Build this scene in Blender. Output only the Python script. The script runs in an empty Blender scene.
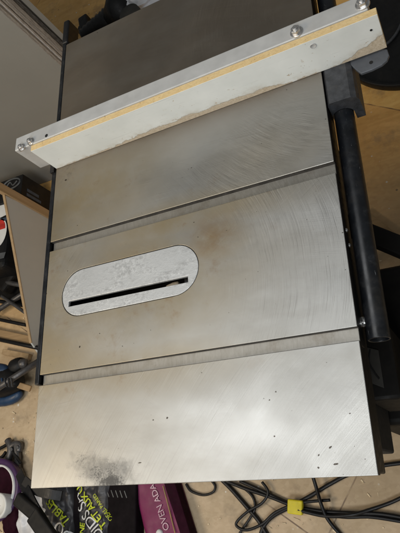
import bpy, bmesh, math, random
from mathutils import Vector, Matrix, noise
random.seed(7)
S = bpy.context.scene
C = S.collection
W, D, FZ = 0.52, 0.875, -0.86          # table width, depth, floor level (table surface is z = 0)

# ---------------------------------------------------------------- camera
RW = [[0.8819730501752974, -0.02921995476647153, -0.4703931685387532],
      [-0.20084663348222598, -0.926212599443311, -0.31904678411061],
      [-0.4263615467925536, 0.3758675496447002, -0.8227632809871566]]
CAM = Vector((0.6528344143552904, -0.008331332592938001, 0.6751773645787639))
FPX = 548.41
cd = bpy.data.cameras.new('camera'); cam = bpy.data.objects.new('camera', cd); C.objects.link(cam)
xa, ya, za = Vector(RW[0]), -Vector(RW[1]), -Vector(RW[2])
M = Matrix((xa, ya, za)).transposed().to_4x4(); M.translation = CAM
cam.matrix_world = M
cd.sensor_fit = 'VERTICAL'; cd.sensor_height = 36; cd.lens = FPX / 533 * 36
cd.clip_start = 0.02; cd.clip_end = 60
S.camera = cam

def ray(x, y):
    a, b = (x - 200) / FPX, (y - 266.5) / FPX
    return Vector([RW[0][i] * a + RW[1][i] * b + RW[2][i] for i in range(3)])
def at(x, y, z):                       # the point at height z seen at a place in the photograph
    d = ray(x, y); return CAM + d * ((z - CAM.z) / d.z)
def atx(x, y, X):
    d = ray(x, y); return CAM + d * ((X - CAM.x) / d.x)
def aty(x, y, Y):
    d = ray(x, y); return CAM + d * ((Y - CAM.y) / d.y)

# ---------------------------------------------------------------- node helpers
class N:
    def __init__(s, name):
        s.m = bpy.data.materials.new(name); s.m.use_nodes = True
        s.t = s.m.node_tree; s.b = s.t.nodes['Principled BSDF']
        s.co = s.t.nodes.new('ShaderNodeTexCoord').outputs['Object']
    def n(s, typ, **k):
        o = s.t.nodes.new('ShaderNode' + typ)
        for a, v in k.items(): setattr(o, a, v)
        return o
    def l(s, a, b): s.t.links.new(a, b)
    def set(s, **k):
        for a, v in k.items():
            i = s.b.inputs[a.replace('_', ' ')]
            if hasattr(v, 'is_linked') or hasattr(v, 'links'): s.l(v, i)
            else: i.default_value = (*v, 1) if isinstance(v, tuple) and len(v) == 3 else v
    def inp(s, sock, v):
        if hasattr(v, 'links'): s.l(v, sock)
        else: sock.default_value = v
    def math(s, op, a, b=0.0, c=0.0, clamp=False):
        o = s.n('Math', operation=op); o.use_clamp = clamp
        s.inp(o.inputs[0], a); s.inp(o.inputs[1], b)
        if op in ('MULTIPLY_ADD', 'SMOOTH_MIN'): s.inp(o.inputs[2], c)
        return o.outputs[0]
    def map(s, scale=(1, 1, 1), rot=(0, 0, 0), loc=(0, 0, 0), v=None):
        o = s.n('Mapping'); s.l(v or s.co, o.inputs[0])
        o.inputs['Scale'].default_value = scale; o.inputs['Rotation'].default_value = rot; o.inputs['Location'].default_value = loc
        return o.outputs[0]
    def noise(s, scale, detail=4, rough=.55, v=None, dist=0.0, dim='3D'):
        o = s.n('TexNoise', noise_dimensions=dim); s.l(v or s.co, o.inputs['Vector'])
        o.inputs['Scale'].default_value = scale; o.inputs['Detail'].default_value = detail
        o.inputs['Roughness'].default_value = rough; o.inputs['Distortion'].default_value = dist
        return o.outputs['Fac']
    def vor(s, scale, v=None, feature='F1', out='Distance'):
        o = s.n('TexVoronoi', feature=feature); s.l(v or s.co, o.inputs['Vector']); o.inputs['Scale'].default_value = scale
        return o.outputs[out]
    def ramp(s, f, stops, interp='LINEAR'):
        o = s.n('ValToRGB'); s.l(f, o.inputs[0]); e = o.color_ramp.elements; o.color_ramp.interpolation = interp
        while len(e) < len(stops): e.new(.5)
        for i, (p, c) in enumerate(stops):
            e[i].position = p; e[i].color = (c, c, c, 1) if not isinstance(c, tuple) else (*c, 1)
        return o.outputs[0]
    def step(s, f, a, b, to0=0.0, to1=1.0):
        o = s.n('MapRange', interpolation_type='SMOOTHSTEP'); s.l(f, o.inputs[0])
        for i, v in zip((1, 2, 3, 4), (a, b, to0, to1)): o.inputs[i].default_value = v
        return o.outputs[0]
    def mix(s, f, a, b, blend='MIX'):
        o = s.n('Mix', data_type='RGBA', blend_type=blend)
        s.inp(o.inputs[0], f)
        for i, v in ((6, a), (7, b)):
            if hasattr(v, 'links'): s.l(v, o.inputs[i])
            else: o.inputs[i].default_value = (*v, 1)
        return o.outputs[2]
    def bump(s, h, strength=.3, dist=.001, prev=None):
        o = s.n('Bump'); s.l(h, o.inputs['Height']); o.inputs['Strength'].default_value = strength; o.inputs['Distance'].default_value = dist
        if prev is not None: s.l(prev, o.inputs['Normal'])
        return o.outputs[0]
    def xyz(s, v=None):
        o = s.n('SeparateXYZ'); s.l(v or s.co, o.inputs[0]); return o.outputs
    def vec(s, x, y, z=0.0):
        o = s.n('CombineXYZ')
        for i, v in enumerate((x, y, z)): s.inp(o.inputs[i], v)
        return o.outputs[0]

def plain(name, col, rough=.5, metal=0.0, var=.25, scale=40, bump=.0, bscale=300, dust=0.0, spec=.5):
    m = N(name)
    f = m.noise(scale, 5, .6)
    c0 = tuple(x * (1 - var) for x in col); c1 = tuple(min(1, x * (1 + var)) for x in col)
    c = m.ramp(f, [(.3, c0), (.7, c1)])
    if dust:
        dmask = m.step(m.noise(scale * .35, 8, .7), .5, .75)
        c = m.mix(m.math('MULTIPLY', dmask, dust), c, (.30, .25, .19))
    m.set(Base_Color=c, Metallic=metal, Roughness=m.ramp(m.noise(scale * 1.7, 4), [(.3, max(0, rough - .08)), (.7, min(1, rough + .1))]))
    m.b.inputs['Specular IOR Level'].default_value = spec
    if bump: m.set(Normal=m.bump(m.noise(bscale, 4), bump, .0006))
    return m.m

def scuffed(*a):
    mat = plain(*a); t = mat.node_tree; b = t.nodes['Principled BSDF']; m = N.__new__(N); m.m = mat; m.t = t; m.b = b
    m.co = t.nodes.new('ShaderNodeTexCoord').outputs['Object']
    old = b.inputs['Base Color'].links[0].from_socket
    sc = m.math('MULTIPLY', m.step(m.noise(1, 4, .7, m.map((420, 45, 420), (.25, 0, .3))), .66, .74), m.step(m.noise(14, 3), .45, .62))
    dust = m.math('MULTIPLY', m.step(m.noise(60, 7, .75), .50, .80), .5)
    c = m.mix(dust, old, (.055, .055, .055)); c = m.mix(sc, c, (.24, .24, .245))
    m.set(Base_Color=c); return mat

def swirl(m, cx, cy, fr=260, fa=2.2, seed=0.0):   # arcs left by a sander turning about a far-off centre
    x, y, z = m.xyz()
    dx = m.math('ADD', x, -cx); dy = m.math('ADD', y, -cy)
    r = m.math('SQRT', m.math('ADD', m.math('MULTIPLY', dx, dx), m.math('MULTIPLY', dy, dy)))
    wob = m.noise(5, 3, .5)
    r = m.math('MULTIPLY_ADD', wob, .016, r)
    th = m.math('ARCTAN2', dy, dx)
    return m.noise(1.0, 3, .75, m.vec(m.math('MULTIPLY', r, fr), m.math('MULTIPLY', th, fa), seed))

def blob(m, cx, cy, rx, ry, rot=0.0):             # 1 inside an elliptical patch, falling to 0
    v = m.map((1 / rx, 1 / ry, 1), (0, 0, 0), (0, 0, 0), m.map((1, 1, 0), (0, 0, -rot), (0, 0, 0), m.map((1, 1, 0), loc=(-cx, -cy, 0))))
    o = m.n('VectorMath', operation='LENGTH'); m.l(v, o.inputs[0])
    return m.step(o.outputs['Value'], 1.0, 0.0)

def iron(name, slot=False):
    m = N(name); x, y, z = m.xyz()
    def nm(scale, loc, lo, hi, det=3): return m.step(m.noise(scale, det, .6, m.map(loc=loc)), lo, hi)
    front = m.step(y, .165, .150)
    mid = m.math('MULTIPLY', m.step(y, .155, .17), m.step(y, .42, .40))
    rest = m.step(y, .40, .42)
    right = m.step(x, .20, .40)
    mul = lambda *a: a[0] if len(a) == 1 else m.math('MULTIPLY', a[0], mul(*a[1:]))
    sets = [(swirl(m, 1.1, -.56, 860, 4, 1.0), m.math('MAXIMUM', mul(front, nm(5, (3, 1, 0), .22, .55)), mul(mid, .35, nm(7, (1, 8, 0), .45, .65)))),
            (swirl(m, .17, .275, 900, 3.0, 7.0), m.math('MAXIMUM', mul(mid, m.step(x, .30, .42), nm(7, (7, 3, 1), .22, .5)), mul(m.math('MAXIMUM', rest, mid), .4, nm(6, (2, 2, 4), .45, .62)))),
            (swirl(m, .2, -.95, 760, 6, 3.0), mul(nm(7, (11, 5, 2), .48, .70), .55)),
            (swirl(m, .62, .72, 760, 5, 5.0), mul(m.math('MAXIMUM', mul(rest, right), .15), nm(8, (4, 9, 3), .40, .62)))]
    lines = dl = s2 = None
    for si, k in sets:
        u = mul(m.step(si, .55, .68), k); v = mul(m.step(si, .455, .33), k); wv = mul(m.math('ADD', si, -.5), k)
        lines = u if lines is None else m.math('MAXIMUM', lines, u)
        dl = v if dl is None else m.math('MAXIMUM', dl, v)
        s2 = wv if s2 is None else m.math('ADD', s2, wv)
    s2 = m.math('ADD', s2, .5)
    back = m.step(y, .50, .60)                     # the far end is toned darker, with fainter scratches
    keep = m.step(back, 0, 1, 1, .25)
    big = m.noise(4.5, 5, .6); fine = m.noise(420, 3, .7)
    base = m.ramp(big, [(.3, (.345, .342, .325)), (.7, (.435, .433, .42))])
    # golden brown tarnish: left edge, along the slots and round the opening
    cloud = m.noise(9, 6, .62, m.map(loc=(0, .4, 2)))
    edge = mul(m.step(x, .24, .0), m.step(y, .03, .18), .9)
    mx = lambda *a: a[0] if len(a) == 1 else m.math('MAXIMUM', a[0], mx(*a[1:]))
    tz = mx(edge, mul(blob(m, .17, .30, .36, .19), 1.0), mul(blob(m, .325, .335, .11, .08), 1.0), mul(blob(m, .27, .39, .36, .07), .9), mul(blob(m, .05, .50, .34, .19), .95), mul(blob(m, .42, .45, .22, .12), .45),
            mul(blob(m, .17, .165, .32, .075), .75), mul(blob(m, .05, .10, .24, .14), .38))
    tan = mul(tz, m.step(cloud, .2, .62, .38, .92))
    base = m.mix(tan, base, (.27, .208, .108))
    rust = m.math('MAXIMUM', mul(m.step(m.noise(22, 6, .7), .56, .72), tz, .6), mul(blob(m, .325, .345, .065, .05), m.step(m.noise(30, 6, .7), .3, .6), .6))
    base = m.mix(rust, base, (.22, .125, .05))
    base = m.mix(mul(back, m.step(m.noise(6, 4, .6), .2, .7, .85, .97)), base, (.19, .158, .122))
    smear_shade = mul(m.step(m.noise(1, 5, .65, m.map((4, 11, 1), (0, 0, .5))), .42, .72), .42)
    shade_top = mul(blob(m, .25, .135, .20, .065), .35)  # soft shade over the front slab, painted into the base colour
    smear_shade = m.math('MAXIMUM', smear_shade, shade_top)
    base = m.mix(smear_shade, base, (.25, .235, .205))
    lines = mul(lines, keep); dl = mul(dl, keep)
    base = m.mix(mul(lines, .19), base, (.72, .72, .70))
    base = m.mix(mul(dl, .44), base, (.15, .14, .125))
    # one soft grey smudge along the near edge, darker in two places
    sm = mul(mx(mul(blob(m, .135, .018, .085, .038, -.15), .8), mul(blob(m, .094, .036, .032, .022, .5), .62), mul(blob(m, .150, .006, .055, .024, .1), 1.1)), 1.0)
    n1 = m.math('MULTIPLY_ADD', m.noise(330, 4, .8), .55, m.math('MULTIPLY', m.noise(55, 8, .75), .45))
    soft = mul(m.step(m.math('ADD', mx(sm, mul(blob(m, .135, .022, .13, .045, -.12), .85)), mul(m.math('ADD', m.noise(30, 8, .72), -.5), 2.2)), .30, 1.15), .48)
    gr = mul(m.step(m.math('ADD', sm, m.math('MULTIPLY', m.math('ADD', n1, -.5), 3.0)), .34, 1.10), .78)
    gr = m.math('MAXIMUM', gr, soft)
    spot = blob(m, .03, .55, .03, .035)
    gr = m.math('MAXIMUM', gr, mul(spot, m.step(m.noise(70, 6, .7), .45, .7), .45))
    base = m.mix(gr, base, (.055, .052, .05))
    v = m.vor(30, m.map((1, 1.5, 1), loc=(.3, .1, 0)))
    spk = m.step(m.math('ADD', v, mul(m.noise(260, 3, .7), .16)), .120, .095)
    spk = m.math('MAXIMUM', spk, m.step(m.math('ADD', m.vor(70, m.map(loc=(.9, .4, 0))), mul(m.noise(300, 2), .1)), .085, .07))
    jit = mul(m.math('ADD', m.noise(700, 3, .7), -.5), 1.3)
    for (cx, cy, rx, ry, ro_) in ((.244, .085, .0030, .0022, .4), (.221, .084, .0022, .0016, 0), (.469, .033, .0045, .0016, .5), (.473, .014, .0060, .0017, .1), (.454, .025, .0025, .0016, .9),
                                  (.081, .209, .0028, .0026, 0), (.452, .011, .0022, .0020, 0), (.199, .028, .0050, .0013, .1), (.026, .535, .0040, .0032, 0), (.12, .225, .0018, .0014, 0), (.40, .05, .0020, .0015, 0)):
        spk = m.math('MAXIMUM', spk, m.step(m.math('ADD', blob(m, cx, cy, rx * 1.15, ry * 1.25, ro_), jit), .42, .62))
    base = m.mix(mul(spk, .9), base, (.04, .03, .022))
    ro = m.math('ADD', m.step(s2, .3, .75, .34, .44), m.math('ADD', mul(m.noise(14, 4), .10), mul(m.step(m.noise(6, 3, .5, m.map(loc=(5, 5, 1))), .35, .65), .12)))
    ro = m.math('ADD', ro, m.math('ADD', mul(gr, .3), mul(tan, .12)), clamp=True)
    m.set(Metallic=.9, Roughness=ro)
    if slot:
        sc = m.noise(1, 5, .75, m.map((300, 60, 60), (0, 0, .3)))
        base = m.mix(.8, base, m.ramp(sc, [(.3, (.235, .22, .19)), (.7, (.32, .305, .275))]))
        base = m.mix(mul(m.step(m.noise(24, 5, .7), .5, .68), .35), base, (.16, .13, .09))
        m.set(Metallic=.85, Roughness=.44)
    m.set(Base_Color=base)
    h = m.math('ADD', s2, mul(fine, .25))
    m.set(Normal=m.bump(h, .25, .0005, m.bump(m.noise(9, 3), .10, .006)))
    return m.m

def chip_raw(name, c0=(.50, .35, .155), c1=(.66, .50, .26)):
    m = N(name)
    f = m.vor(260, m.map((1, 2.5, 2.5)), out='Color'); g = m.n('RGBToBW'); m.l(f, g.inputs[0])
    c = m.ramp(m.math('MULTIPLY_ADD', g.outputs[0], .35, .3), [(.1, c0), (.6, c1), (.95, tuple(min(1, k * 1.12) for k in c1))])
    d = m.step(m.noise(150, 5, .7), .60, .70)
    c = m.mix(m.math('MULTIPLY', d, .7), c, (.20, .11, .04))
    c = m.mix(m.math('MULTIPLY', m.step(m.noise(22, 3), .5, .7), .3), c, (.52, .33, .13))
    m.set(Base_Color=c, Roughness=.85, Normal=m.bump(m.noise(400, 4, .7), .6, .001))
    return m.m

def melamine(name):
    m = N(name); x, y, z = m.xyz()
    base = m.ramp(m.noise(14, 5, .6), [(.3, (.61, .63, .605)), (.7, (.70, .715, .69))])
    sc = m.step(m.noise(1, 3, .7, m.map((14, 1, 380), (0, .03, 0))), .62, .74)
    base = m.mix(m.math('MULTIPLY', sc, .45), base, (.38, .38, .36))
    st = m.step(m.noise(30, 6, .7, m.map((.5, 1, 1.4))), .62, .74)
    base = m.mix(m.math('MULTIPLY', st, .42), base, (.42, .38, .30))
    # broken-away veneer along the lower edge and at the front corner
    wob = m.math('MULTIPLY', m.math('ADD', m.noise(34, 9, .72), -.5), .026)
    belly = m.math('MULTIPLY', m.step(x, .06, .26), m.step(x, .50, .40))
    belly = m.math('MULTIPLY', belly, .011)
    corner = m.math('MULTIPLY', m.math('MAXIMUM', m.math('ADD', x, -.548), 0.0), .42)
    lim = m.math('ADD', m.math('ADD', belly, corner), .0015)
    dd = m.math('ADD', m.math('ADD', lim, wob), m.math('MULTIPLY', z, -1.0))
    worn = m.math('MULTIPLY', m.step(dd, -.0012, .0014), m.step(m.noise(110, 5, .7), .22, .42, .35, 1.0))
    grub = m.math('MULTIPLY', m.step(dd, -.016, .0), m.step(m.noise(45, 6, .7), .35, .7))
    base = m.mix(m.math('MULTIPLY', grub, .5), base, (.42, .37, .28))
    pits = m.math('MAXIMUM', m.math('MULTIPLY', m.step(m.noise(75, 4, .7), .655, .685), m.step(z, .055, .012)), m.math('MULTIPLY', m.step(m.noise(150, 3, .7, m.map((.6, 1, 1))), .69, .72), .8))
    worn = m.math('MAXIMUM', worn, pits)
    wc = m.ramp(m.noise(260, 5, .7), [(.3, (.36, .29, .20)), (.7, (.56, .48, .37))])
    c = m.mix(worn, base, wc)
    m.set(Base_Color=c, Roughness=m.step(worn, 0, 1, .38, .9), Normal=m.bump(m.math('MULTIPLY', worn, -1.0), .5, .001, m.bump(m.noise(200, 3), .05, .0004)))
    return m.m

def floor_mat():
    m = N('worn_chipboard_floor')
    u = m.map((1, 1, 1), (0, 0, math.radians(33.6)), (.37, .02, 0))
    br = m.n('TexBrick'); m.l(u, br.inputs['Vector'])
    br.inputs['Scale'].default_value = 1.0; br.inputs['Brick Width'].default_value = 1.22; br.inputs['Row Height'].default_value = .61
    br.inputs['Mortar Size'].default_value = .0022; br.inputs['Mortar Smooth'].default_value = .4
    br.inputs['Color1'].default_value = (.0, .0, .0, 1); br.inputs['Color2'].default_value = (1, 1, 1, 1); br.inputs['Mortar'].default_value = (.5, .5, .5, 1)
    x, y, z = m.xyz()
    ply = m.step(y, .35, 1.1)
    gr = m.noise(1, 5, .6, m.map((4, 26, 4), (0, 0, math.radians(33.6))), .6)
    tan = m.ramp(m.noise(7, 6, .65), [(.28, (.42, .315, .195)), (.72, (.57, .44, .29))])
    ora = m.ramp(gr, [(.25, (.54, .29, .075)), (.75, (.77, .46, .155))])
    c = m.mix(ply, tan, ora)
    c = m.mix(.13, c, br.outputs['Color'], 'OVERLAY')
    fl = m.n('RGBToBW'); m.l(m.vor(75, m.map((1, 1.8, 1)), out='Color'), fl.inputs[0])
    c = m.mix(.13, c, fl.outputs[0], 'SOFT_LIGHT')
    dirt = m.step(m.noise(11, 7, .7, m.map(loc=(4, 3, 0))), .52, .74)
    c = m.mix(m.math('MULTIPLY', dirt, .45), c, (.16, .12, .085))
    sc = m.step(m.noise(1, 4, .7, m.map((9, 60, 1), (0, 0, -.4))), .66, .73)
    c = m.mix(m.math('MULTIPLY', sc, .35), c, (.17, .12, .07))
    pw = m.step(m.vor(13), .055, .04)
    pw2 = m.math('MULTIPLY', m.step(m.vor(31, m.map(loc=(.5, .2, 0))), .12, .08), m.step(m.noise(5, 2), .52, .6))
    c = m.mix(m.math('MULTIPLY', m.math('MAXIMUM', pw, pw2), .8), c, (.72, .70, .64))
    dk = m.math('MULTIPLY', m.step(m.vor(17, m.map(loc=(.7, .9, 0))), .07, .04), .7)
    c = m.mix(dk, c, (.10, .07, .05))
    c = m.mix(m.math('MULTIPLY', br.outputs['Fac'], m.step(m.noise(14, 4), .35, .6, .15, .8)), c, (.07, .035, .025))
    m.set(Base_Color=c, Roughness=m.ramp(m.noise(20, 4), [(.3, .5), (.7, .75)]))
    h = m.math('ADD', m.noise(160, 5, .7), m.math('MULTIPLY', br.outputs['Fac'], -3.0))
    m.set(Normal=m.bump(h, .35, .0012))
    return m.m

def board_face(name, col):
    m = N(name)
    c = m.ramp(m.noise(3, 5, .6), [(.3, tuple(k * .93 for k in col)), (.7, tuple(k * 1.05 for k in col))])
    c = m.mix(m.math('MULTIPLY', m.step(m.noise(1, 4, .7, m.map((50, 4, 3), (.3, 0, .2))), .68, .75), .25), c, tuple(k * .6 for k in col))
    m.set(Base_Color=c, Roughness=.55, Normal=m.bump(m.noise(180, 3), .06, .0005)); return m.m

def board_edge(name, c0, c1, sc=120):
    m = N(name)
    f = m.noise(1, 5, .75, m.map((sc * 2.2, sc * 2.2, sc * .55)))
    c = m.ramp(f, [(.35, c0), (.62, c1)])
    c = m.mix(m.math('MULTIPLY', m.step(m.noise(1, 4, .7, m.map((240, 240, 14))), .52, .64), .5), c, tuple(k * .55 for k in c0))
    m.set(Base_Color=c, Roughness=.9, Normal=m.bump(f, .8, .004)); return m.m

def wood(name, c0, c1, along='x'):
    m = N(name)
    scl = {'x': (3, 40, 40), 'y': (40, 3, 40), 'z': (40, 40, 3)}[along]
    f = m.noise(1, 6, .6, m.map(scl), .8)
    m.set(Base_Color=m.ramp(f, [(.3, c0), (.7, c1)]), Roughness=.7, Normal=m.bump(f, .2, .001)); return m.m

MT = {
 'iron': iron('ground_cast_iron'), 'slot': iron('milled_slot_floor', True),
 'slotwall': plain('dark_slot_wall', (.05, .045, .04), .7, .3, .4, 90),  # walls of slots and opening, much darker than the iron top
 'paint': plain('black_machine_paint', (.007, .007, .0075), .5, 0, .4, 60, .15, 250, .02, .25),
 'alu': None,
 'rail': scuffed('black_rail_paint', (.007, .008, .010), .36, 0, .5, 35, .08, 400, .06, .35),
 'cast': plain('dark_grey_cast_iron_paint', (.040, .042, .047), .5, .2, .35, 90, .5, 420, .12),
 'lever': plain('grey_lever_paint', (.075, .082, .095), .45, .1, .15, 50, .15, 300, .08),
 'steel': plain('zinc_plated_steel', (.62, .61, .60), .32, .95, .15, 120, .1, 500),
 'bar': plain('off_white_fence_paint', (.43, .43, .42), .45, .15, .10, 30, .06, 300, .15),
 'raw': chip_raw('raw_chipboard_edge'), 'mel': melamine('worn_white_melamine'),
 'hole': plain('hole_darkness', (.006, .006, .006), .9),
 'blade': plain('dull_saw_steel', (.20, .19, .18), .45, .9, .2, 60),
 'beige': plain('dusty_beige_guard', (.40, .33, .24), .8, 0, .2, 60),
 'dplastic': plain('black_plastic', (.007, .007, .0075), .5, 0, .3, 40, .15, 200, .03, .25),
 'rubber': plain('black_rubber', (.007, .007, .008), .42, 0, .3, 60, .08, 300, .05, .35),
 'dark': plain('dark_enamel', (.007, .006, .005), .65, 0, .3, 40, .2, 200, .02, .2),
 'plate': plain('worn_grey_plate', (.030, .027, .022), .7, 0, .3, 30),
 'floor': floor_mat(),
 'grey_board': board_face('grey_laminate_face', (.225, .22, .20)),
 'grey_panel': board_face('pale_grey_laminate', (.50, .515, .50)),
 'e_light': board_edge('pale_chipboard_edge', (.46, .40, .34), (.80, .73, .64)),
 'e_mid': board_edge('dusty_grey_board_edge', (.34, .30, .26), (.62, .56, .49), 90),
 'e_dark': board_edge('charcoal_board_edge', (.05, .05, .05), (.24, .235, .23), 90),
 'pine': wood('bare_pine', (.33, .22, .11), (.46, .32, .18), 'z'),
 'pine_x': wood('old_pine_batten', (.26, .165, .075), (.40, .26, .13), 'x'),
 'grey_metal': plain('scuffed_grey_tube', (.10, .095, .095), .4, .6, .3, 50, .1, 300, .2),
 'blue': plain('blue_plastic', (.012, .04, .095), .45, 0, .25, 40, .1, 250, .1),
 'white': plain('white_plastic', (.70, .70, .68), .45, 0, .06, 20),
 'red': plain('red_print', (.50, .03, .02), .5),
 'bagfab': plain('charcoal_woven_plastic', (.028, .027, .031), .42, 0, .3, 25, .2, 500, .05),
 'lime': plain('lime_print', (.50, .58, .02), .5, 0, .06, 40),
 'wprint': plain('white_print', (.62, .62, .62), .5, 0, .08, 40),
 'magenta': plain('magenta_fabric', (.155, .010, .066), .55, 0, .2, 18, .3, 700),
 'gold': plain('gold_print', (.30, .19, .06), .5), 'pink': plain('pale_pink_print', (.50, .33, .40), .5),
 'maroon': plain('dark_maroon_trim', (.020, .003, .009), .75, 0, .25, 40, 0, 300, 0, .08),
 'purple': plain('dark_purple_plastic', (.05, .018, .075), .35, 0, .2, 20),
 'yellow': plain('yellow_tag', (.62, .52, .015), .5, 0, .1, 60),
 'film': plain('white_plastic_film', (.62, .62, .64), .35, 0, .06, 20),
 'shaving': plain('pale_wood_shavings', (.66, .54, .36), .8, 0, .35, 3),
 'mark': plain('grey_ink', (.075, .08, .085), .5), 'bluemark': plain('dark_blue_ink', (.035, .055, .085), .5),
}
def alu():
    m = N('cast_aluminium')
    w = m.step(m.noise(26, 7, .74, m.map((.55, 1.7, 1))), .43, .60)
    f = m.noise(140, 6, .75)
    c = m.ramp(m.noise(9, 4), [(.3, (.46, .465, .46)), (.7, (.55, .555, .55))])
    dk = m.math('MULTIPLY', w, m.step(f, .42, .62))
    c = m.mix(m.math('MULTIPLY', dk, .40), c, (.17, .165, .16))
    lt = m.math('MULTIPLY', w, m.step(f, .5, .36))
    c = m.mix(m.math('MULTIPLY', lt, .4), c, (.78, .78, .76))
    m.set(Base_Color=c, Metallic=.55, Roughness=m.math('MULTIPLY_ADD', f, .2, .38), Normal=m.bump(f, .5, .0006, m.bump(w, .15, .0006)))
    return m.m
MT['alu'] = alu()

# ---------------------------------------------------------------- mesh helpers
def obj(name, bm, mats, parent=None, smooth=False, bevel=0.0, seg=2, loc=None):
    bmesh.ops.recalc_face_normals(bm, faces=bm.faces)
    if loc is not None: bmesh.ops.translate(bm, verts=bm.verts, vec=-Vector(loc))
    me = bpy.data.meshes.new(name); bm.to_mesh(me); bm.free()
    for m in (mats if isinstance(mats, (list, tuple)) else [mats]): me.materials.append(MT[m] if isinstance(m, str) else m)
    o = bpy.data.objects.new(name, me); C.objects.link(o)
    if smooth:
        for p in me.polygons: p.use_smooth = True
    if loc is not None: o.location = loc
    if parent is not None:
        o.parent = parent; o.matrix_parent_inverse = Matrix.Translation(-Vector(parent.location))
    if bevel:
        b = o.modifiers.new('edge', 'BEVEL'); b.width = bevel; b.segments = seg; b.limit_method = 'ANGLE'; b.angle_limit = math.radians(40)
    return o
def tag(o, label, cat, group=None):
    o['label'] = label; o['category'] = cat
    if group: o['group'] = group
    return o
def thing(name, label, cat, loc, group=None):
    o = bpy.data.objects.new(name, None); C.objects.link(o); o.location = loc; o.empty_display_size = .05
    return tag(o, label, cat, group)
def box(bm, x0, x1, y0, y1, z0, z1, mi=0):
    v = [bm.verts.new((x, y, z)) for z in (z0, z1) for y in (y0, y1) for x in (x0, x1)]
    fs = []
    for q in ((0, 2, 3, 1), (4, 5, 7, 6), (0, 1, 5, 4), (2, 6, 7, 3), (0, 4, 6, 2), (1, 3, 7, 5)):
        f = bm.faces.new([v[i] for i in q]); f.material_index = mi; fs.append(f)
    return fs
def prism(bm, pts, ext, mi=0):                   # polygon given as 3-D points, pushed along ext
    ext = Vector(ext); a = [bm.verts.new(p) for p in pts]; b = [bm.verts.new(Vector(p) + ext) for p in pts]
    n = len(pts)
    fs = [bm.faces.new(a[::-1]), bm.faces.new(b)]
    fs += [bm.faces.new((a[i], a[(i + 1) % n], b[(i + 1) % n], b[i])) for i in range(n)]
    for f in fs: f.material_index = mi
    return fs
def tube(bm, pts, r, n=10, cap=True, mi=0):
    pts = [Vector(p) for p in pts]; rings = []; up = Vector((0.13, .21, 1)).normalized()
    for i, p in enumerate(pts):
        t = (pts[min(i + 1, len(pts) - 1)] - pts[max(i - 1, 0)]).normalized()
        s = t.cross(up).normalized(); u = s.cross(t)
        rr = r[i] if isinstance(r, (list, tuple)) else r
        rings.append([bm.verts.new(p + s * rr * math.cos(k * 2 * math.pi / n) + u * rr * math.sin(k * 2 * math.pi / n)) for k in range(n)])
    for a, b in zip(rings, rings[1:]):
        for k in range(n):
            f = bm.faces.new((a[k], a[(k + 1) % n], b[(k + 1) % n], b[k])); f.material_index = mi
    if cap:
        bm.faces.new(rings[0][::-1]).material_index = mi; bm.faces.new(rings[-1]).material_index = mi
def spline(pts, n=8):
    pts = [Vector(p) for p in pts]; q = [pts[0]] + pts + [pts[-1]]; out = []
    for i in range(1, len(q) - 2):
        for k in range(n):
            t = k / n; a, b, c, d = q[i - 1], q[i], q[i + 1], q[i + 2]
            out.append(.5 * (2 * b + (c - a) * t + (2 * a - 5 * b + 4 * c - d) * t * t + (3 * b - a - 3 * c + d) * t ** 3))
    return out + [pts[-1]]
def bar(bm, a, b, w, h, mi=0):                   # rectangular bar from a to b
    a, b = Vector(a), Vector(b); t = (b - a).normalized(); s = t.cross(Vector((0, 0, 1))).normalized(); u = s.cross(t)
    prism(bm, [a + s * w / 2 + u * h / 2, a - s * w / 2 + u * h / 2, a - s * w / 2 - u * h / 2, a + s * w / 2 - u * h / 2], b - a, mi)
def lathe(bm, prof, c, n=40, mi=0, axis='z'):
    rings = []
    for r, h in prof:
        rings.append([bm.verts.new((c[0] + r * math.cos(k * 2 * math.pi / n), c[1] + r * math.sin(k * 2 * math.pi / n), c[2] + h)) for k in range(n)])
    for a, b in zip(rings, rings[1:]):
        for k in range(n): bm.faces.new((a[k], a[(k + 1) % n], b[(k + 1) % n], b[k])).material_index = mi
    return rings
def stadium(cx, cy, L, Wd, z, n=20):             # long axis in x
    r = Wd / 2; h = L / 2 - r; p = []
    for k in range(n + 1):
        a = -math.pi / 2 + math.pi * k / n; p.append((cx + h + r * math.cos(a), cy + r * math.sin(a), z))
    for k in range(n + 1):
        a = math.pi / 2 + math.pi * k / n; p.append((cx - h + r * math.cos(a), cy + r * math.sin(a), z))
    return p
def plate_with_hole(bm, outer, inner, depth, wall_mi=0, outer_mi=0, bevel=0.0):
    eo = []; loops = []
    for loop in (outer, inner):
        vs = [bm.verts.new(p) for p in loop]; loops.append(vs)
        eo += [bm.edges.new((vs[i], vs[(i + 1) % len(vs)])) for i in range(len(vs))]
    bmesh.ops.triangle_fill(bm, use_beauty=True, use_dissolve=False, edges=eo)
    for vs, mi in ((loops[0], outer_mi), (loops[1], wall_mi)):
        lo = [bm.verts.new(v.co + Vector((0, 0, -depth))) for v in vs]
        n = len(vs)
        for i in range(n): bm.faces.new((vs[i], vs[(i + 1) % n], lo[(i + 1) % n], lo[i])).material_index = mi
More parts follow.
